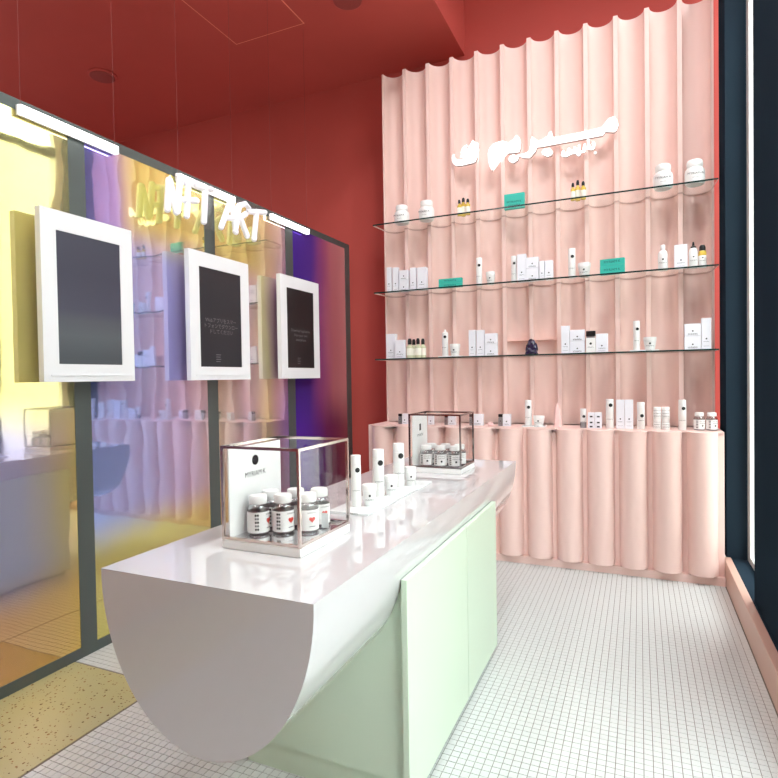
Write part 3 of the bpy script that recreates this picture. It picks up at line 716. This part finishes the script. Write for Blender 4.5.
# amethyst geode
def rock(name, label, cat, x, y, z, w_, h, m, spikes, seed, d=.6):
    rnd = random.Random(seed); t = thing(name, label, cat, (x, y, z)); bm = bmesh.new()
    bmesh.ops.create_icosphere(bm, subdivisions=3, radius=1)
    for v in bm.verts:
        zz = (v.co.z+1)/2; q = math.hypot(v.co.x, v.co.y); k = math.sqrt(max(0, 1-zz**2.4))*(1+rnd.uniform(-spikes, spikes))
        if zz < .12: k *= q/math.sqrt(max(1e-6, 1-(.24-1)**2)); zz = .06
        a_ = math.atan2(v.co.y, v.co.x)
        v.co = Vector((math.cos(a_)*k*w_/2, math.sin(a_)*k*w_/2*d, 0 if zz < .12 else max(0, h*(zz-.1)/.9*(1+rnd.uniform(-.03, .03)))))
    obj('mineral', bm, m, t); return t
a, b = span(525.8, 537.4, 350, 4.32)
rock('amethyst_geode', 'dark purple amethyst geode standing on the lowest glass shelf', 'crystal', (a+b)/2, 4.32, z3, (b-a)*1.1, on_y(532, 339, 4.32).z-z3, M['amethyst'], .15, 3)
g = 'white cartons on the lowest shelf, right of the amethyst'
S_carton('slim tall white carton right of the amethyst, lowest shelf', 561, 569.9, 325.8, z3, group=g)
S_stack(('lower white carton of the stack left of the black capped bottle', 'upper white carton of the stack left of the black capped bottle'), 569.9, 585.2, (341.2, 329.8), z3, group=g)
def square_bottle(label, x, y, z, w_, h, group=None, dark=False):
    t = thing('square_bottle', label, 'bottle', (x, y, z), 0, group)
    bobj('body', (-w_/2, w_/2, -w_*.4, w_*.4, 0, h*.68), M['white'] if not dark else M['silver'], t, bevel=.0015)
    bobj('shoulder', (-w_*.42, w_*.42, -w_*.33, w_*.33, h*.68, h*.76), M['silver'], t)
    bobj('cap', (-w_*.5, w_*.5, -w_*.4, w_*.4, h*.76, h), M['black_cap'], t, bevel=.0015)
    disc('emblem', w_*.13, (0, -w_*.4-.0003, h*.42), t); lettering('printed_name', NAME, w_*.14, (0, -w_*.4-.0008, h*.25), t)
    return t
a, b = span(586, 595.6, 331, 4.29, .03)
square_bottle('square white bottle with black cap on the lowest shelf', (a+b)/2, 4.31, z3, b-a, on_y(590, 331, 4.29).z-z3)
S_carton('low white carton right of the black capped bottle, lowest shelf', 595.8, 608, 333.6, z3, d=.04, group=g)
S_tray('small white tray at the right of the lowest glass shelf', 629.8, 659, 350, z3)
S_round(round_tube, 'slim white bottle on the right tray of the lowest shelf', 633, 640, 321, z3+.0085)
S_round(pot, 'white tapering pot on the right tray of the lowest shelf', 643, 656.8, 337.2, z3+.0085)
S_stack(('lower white carton of the stack at the right end, lowest shelf', 'upper white carton of the stack at the right end, lowest shelf'), 684, 701, (336, 323.6), z3, group=g)
S_carton('tall white carton at the right end of the lowest glass shelf', 701, 711.3, 318, z3, group=g)

# --- ledge of the pink cabinet
YL = 4.23
def ledge_pair(x0, x1, x2, yt, lab):
    a, b = span(x0, x1, yt, YL, .02); h = on_y(x0, yt, YL).z-zl; w_ = max(.02, b-a)
    square_bottle('small black topped bottle '+lab, (a+b)/2, YL+.02, zl, w_, h, 'black topped bottles on the pink ledge', True)
    S_carton('small white carton '+lab, x1, x2, yt, zl, YL+.01, .04, group='small cartons on the pink ledge')
ledge_pair(397.8, 402, 408.8, 413.8, 'at the far left end of the pink ledge')
S_carton('small white carton behind the glass front of the rear display case', 427.8, 434.5, 415.5, zl, YL, .03, group='small cartons on the pink ledge')
ledge_pair(444, 448, 456.5, 415.2, 'seen through the rear display case')
ledge_pair(468.8, 472.4, 484, 414.2, 'just right of the rear display case')
ledge_pair(498, 502.6, 511.4, 414.2, 'left of the tray on the pink ledge')
a, b = span(487.5, 493.5, 424, YL+.02)
rock('crystal_cluster', 'tiny pink crystal cluster lying on the pink ledge', 'crystal', (a+b)/2, YL+.02, zl, (b-a), .03, M['rose_quartz'], .3, 5)
a, b = span(521.6, 547.2, 427, YL-.03, .1); tray('small white tray on the pink ledge', a, b, YL-.03, YL+.07, zl)
S_round(round_tube, 'slim white bottle standing on the tray on the pink ledge', 524.8, 531.6, 400, zl+.0085, YL+.02)
S_round(pot, 'white pot standing on the tray on the pink ledge', 533, 544.8, 415.6, zl+.0085, YL+.02)
# rose quartz tower: a faceted point
a, b = span(553.6, 561.4, 420, YL+.02); hh = on_y(557.5, 402.8, YL+.02).z-zl
ct_ = thing('crystal_tower', 'pink pointed crystal tower standing on the pink ledge', 'crystal', ((a+b)/2, YL+.02, zl))
bm = bmesh.new(); r = (b-a)/2; lathe(bm, [(r*1.05, 0), (r*.95, hh*.25), (r*.62, hh*.72), (r*.5, hh*.8), (r*.05, hh)], 6); obj('mineral', bm, M['rose_quartz'], ct_)
S_round(lambda *a: round_tube(*a, base=M['silver'], emz=.6), 'short white bottle with silver base right of the crystal tower', 580, 586.5, 408.6, zl, YL+.01)
# six small cartons
xs = (587.8, 594.8, 602); ys = (424.2, 418.3, 412.5); zz = zl
for r_ in range(3):
    for c_ in range(2):
        t_ = S_carton('%s row %s small carton of the block of six on the pink ledge' % (('bottom', 'middle', 'top')[r_], ('left', 'right')[c_]), xs[c_], xs[c_+1], ys[r_], zz, YL-.02, .03, group='block of six small cartons', em=False); bobj('printed_band', (-.009, .009, -.0156, -.0150, .006, .016), M['black'], t_)
    zz = on_y(595, ys[r_], YL-.02).z+.0006
S_round(round_tube, 'tall white bottle right of the block of six cartons', 605.5, 614, 399.2, zl, YL, emz=.8)
S_carton('left of two tall white cartons standing on the pink ledge', 616, 624.6, 399.8, zl, YL-.02, .04, group='tall cartons on the pink ledge')
S_carton('right of two tall white cartons standing on the pink ledge', 624.8, 633.2, 399.8, zl, YL-.02, .04, group='tall cartons on the pink ledge')
S_round(round_tube, 'white bottle between tall cartons and stacked jars on the ledge', 636.8, 645, 402.2, zl, YL, emz=.5)
def small_jar(label, x, y, z, r, h, group):
    t = thing('small_jar', label, 'jar', (x, y, z), 0, group)
    bm = bmesh.new(); lathe(bm, [(r*.95, 0), (r, .002), (r, h*.62), (r*.85, h*.7)], 20); obj('body', bm, M['white'], t, True)
    bm = bmesh.new(); lathe(bm, [(r*.95, h*.72), (r*.95, h*.98), (r*.9, h)], 20); obj('lid', bm, M['white'], t, True)
    for q in (.25, .48): lettering('printed_name', NAME, r*.36, (0, -r-.0008, h*q), t)
    bm = bmesh.new(); lathe(bm, [(r*.88, h*.7), (r*.88, h*.72)], 20); obj('seal', bm, M['black_cap'], t, True)
    return t
xs = (653, 661.4, 670); ys = (419, 407); zz = zl
for r_ in range(2):
    for c_ in range(2):
        S_round(small_jar, '%s %s jar of the four stacked white jars on the ledge' % (('lower', 'upper')[r_], ('left', 'right')[c_]), xs[c_], xs[c_+1], ys[r_], zz, YL, group='four stacked jars on the pink ledge')
    zz = on_y(661, ys[r_], YL).z+.0006
S_round(round_tube, 'tall white bottle left of the two gummy bottles on the ledge', 678, 686.5, 399.8, zl, YL-.02)
for k, (a, b) in enumerate(((693.3, 705.2), (705.8, 718))):
    S_round(lambda l, x, y, z, r, h, g: gummy_bottle(l, x, y, z, r, h, g, False, n=20), '%s of the two lidded bottles at the right end of the ledge' % ('left', 'right')[k], a, b, 412.4, zl, YL, g='lidded bottles at the ledge end')

# --- counter displays
def case(label, x0, x1, y0, y1, ztop, m, hb=.0255, prefix=''):
    z = ZT_; W, D = (x1-x0)/2, (y1-y0)/2; H = ztop-z
    t = thing('display_case', label, 'display case', ((x0+x1)/2, (y0+y1)/2, z+.0005), group='display cases on the counter')
    bobj('base', (-W, W, -D, D, 0, hb), M['white'], t, bevel=.0015)
    bobj('mirror_plate', (-W+.012, W-.012, -D+.012, D-.012, hb, hb+.0015), M['mirror'], t)
    e = .004; w2, d2 = W-.004, D-.004
    for sx in (-1, 1):
        for sy in (-1, 1): bobj('frame_bar', (sx*w2-e, sx*w2+e, sy*d2-e, sy*d2+e, hb, H), m, t)
    for zz in (hb+.0016, H-.008):
        for s in (-1, 1):
            bobj('frame_bar', (-w2+e, w2-e, s*d2-e, s*d2+e, zz, zz+.008), m, t)
            bobj('frame_bar', (s*w2-e, s*w2+e, -d2+e, d2-e, zz, zz+.008), m, t)
    for dims in ((-w2+e, w2-e, -d2-.001, -d2+.001), (w2-.001, w2+.001, -d2+e, d2-e), (-w2+e, w2-e, d2-.001, d2+.001)):
        bobj('glass_pane', (*dims, hb+.0096, H-.008), M['acrylic'], t)
    return t, W, D, H, hb
c1, W, D, H, hb = case('near steel framed glass display case holding heart label bottles', -1.128, -.857, 1.32, 1.612, 1.157, M['chrome'])
cdn = bobj('backing_card', (-W+.014, -W+.018, -D+.014, D-.014, hb+.0016, H-.012), M['white'], c1)
o = disc('emblem', .016, (-W+.0183, -.005, H*.80), cdn, rz=PI/2)
lettering('printed_name', 'MYRIAM·K', .023, (-W+.0186, -.005, H*.66), cdn, rz=PI/2)
zb = ZT_+hb+.0022
R1 = .0328; H1 = .117
for k, (fx, fy, bx, by, fa, ba) in enumerate(((-1.062, 1.408, -1.072, 1.486, .95, .9), (-.998, 1.446, -1.008, 1.531, .6, .5), (-.934, 1.484, -.940, 1.563, .2, .3))):
    w3 = ('left', 'middle', 'right')[k]
    gummy_bottle('%s gummy bottle of the front row in the near display case' % w3, fx, fy, zb, R1, H1, 'gummy bottles in the near case', rz=fa)
    gummy_bottle('%s gummy bottle of the back row in the near display case' % w3, bx, by, zb, R1, H1, 'gummy bottles in the near case', rz=ba)
tc_ = thing('price_stand', 'small clear card stand behind the bottles in the near display case', 'card stand', (-.895, 1.52, zb)); bobj('card', (-.012, .012, -.001, .001, .004, .05), M['plate'], tc_); bobj('foot', (-.013, .013, -.008, .008, 0, .004), M['acrylic'], tc_)
c2, W, D, H, hb = case('rear steel framed glass display case near the counter end', -1.105, -.823, 2.745, 2.995, 1.157, M['chrome_dark'])
cdn = bobj('backing_card', (-W+.014, -W+.018, -D+.014, D-.014, hb+.0016, H-.012), M['white'], c2)
bobj('printed_bottle', (-W+.018, -W+.0186, -.012, .012, H*.68, H*.8), M['black'], cdn)
lettering('printed_name', 'MYRIAM·K', .02, (-W+.0186, 0, H*.6), cdn, rz=PI/2)
for k in range(3):
    gummy_bottle('%s bottle of the front row in the rear display case' % ('left', 'middle', 'right')[k], -1.03+.078*k, 2.805, zb, .033, .108, 'bottles in the rear case', False, n=20)
    gummy_bottle('%s bottle of the back row in the rear display case' % ('left', 'middle', 'right')[k], -1.03+.078*k, 2.89, zb, .033, .108, 'bottles in the rear case', False, n=20)
tray('long white acrylic tray on the counter between the two display cases', -1.05, -.889, 1.81, 2.487, ZT_+.0005)
zt = ZT_+.0088
word = ('nearest', 'middle', 'farthest')
for k, (x0, x1, yt, Y) in enumerate(((350.8, 361.2, 455, 1.93), (372.6, 384.5, 449, 2.14), (393, 404.8, 443, 2.335))):
    # stands on the centre line of the tray
    p = on_x((x0+x1)/2, 480, -.985); Yc = p.y; h = on_x((x0+x1)/2, yt, -.985).z-zt
    wpx = (x1-x0)/FPX*((Vector((-.985, Yc, 1))-CAM).dot(fwd))
    soft = round_tube('%s tall white bottle on the long counter tray' % word[k], -.985, Yc, zt, wpx/2*.98, h, group='tall bottles on the counter tray')
    soft.rotation_euler = (0, 0, .55)
for k, (x0, x1, yt) in enumerate(((362, 376.8, 484), (384.2, 398.2, 475), (404.6, 416.8, 466.5))):
    X = -.945; p = on_x((x0+x1)/2, 490, X); h = on_x((x0+x1)/2, yt, X).z-zt
    wpx = (x1-x0)/FPX*((Vector((X, p.y, 1))-CAM).dot(fwd))
    q = pot('%s white pot on the long counter tray' % word[k], X, p.y, zt, wpx/2*.98, h, group='pots on the counter tray'); q.rotation_euler = (0, 0, .5)
st = thing('acrylic_stand', 'clear acrylic stand behind the farthest tall bottle on the counter', 'stand', (-1.03, 2.44, zt))
bobj('plate', (-.002, .002, -.05, .05, .004, .09), M['acrylic'], st); bobj('foot', (-.015, .015, -.05, .05, 0, .004), M['acrylic'], st)

# ------------------------------------------------------------------ floor mosaic, last: the 300 tiles that show largest are parts of their own
bpy.context.view_layer.update()
dg = bpy.context.evaluated_depsgraph_get()
def seen(x, y):
    px, py = proj((x, y, 0))
    if not (2 < px < 776 and 0 < py < 777) or (Vector((x, y, 0))-CAM).dot(fwd) < .1: return False
    d = Vector((x, y, .004))-CAM
    hit = scene.ray_cast(dg, CAM, d.normalized(), distance=d.length-.01)
    return not hit[0]
order = sorted(range(len(tiles)), key=lambda i: (Vector((*tiles[i], 0))-CAM).length)
own = []
for i in order:
    if len(own) >= 300: break
    if seen(*tiles[i]): own.append(i)
own = set(own)
G = .00125
bm = bmesh.new(); h = T/2-G; box(bm, -h, h, -h, h, -.0012, .0006)
t0 = None; big = bmesh.new()
for i, (x, y) in enumerate(tiles):
    jz = random.uniform(-.0002, .0002)
    if i in own:
        if t0 is None: t0 = obj('tile', bm, M['tile'], fl); o = t0
        else: o = t0.copy(); C.objects.link(o)
        o.location = (x, y, jz)
    else:
        v = [big.verts.new(p) for p in ((x-h, y-h, .0006+jz), (x+h, y-h, .0006+jz), (x+h, y+h, .0006+jz), (x-h, y+h, .0006+jz))]
        b_ = [big.verts.new((p.co.x, p.co.y, -.0012)) for p in v]
        big.faces.new(v)
        for k in range(4): big.faces.new((v[(k+1) % 4], v[k], b_[k], b_[(k+1) % 4]))
me = bpy.data.meshes.new('mosaic_field'); big.to_mesh(me); big.free(); me.materials.append(M['tile'])
mf = bpy.data.objects.new('mosaic_field', me); C.objects.link(mf); mf.parent = fl; mf['kind'] = 'stuff'
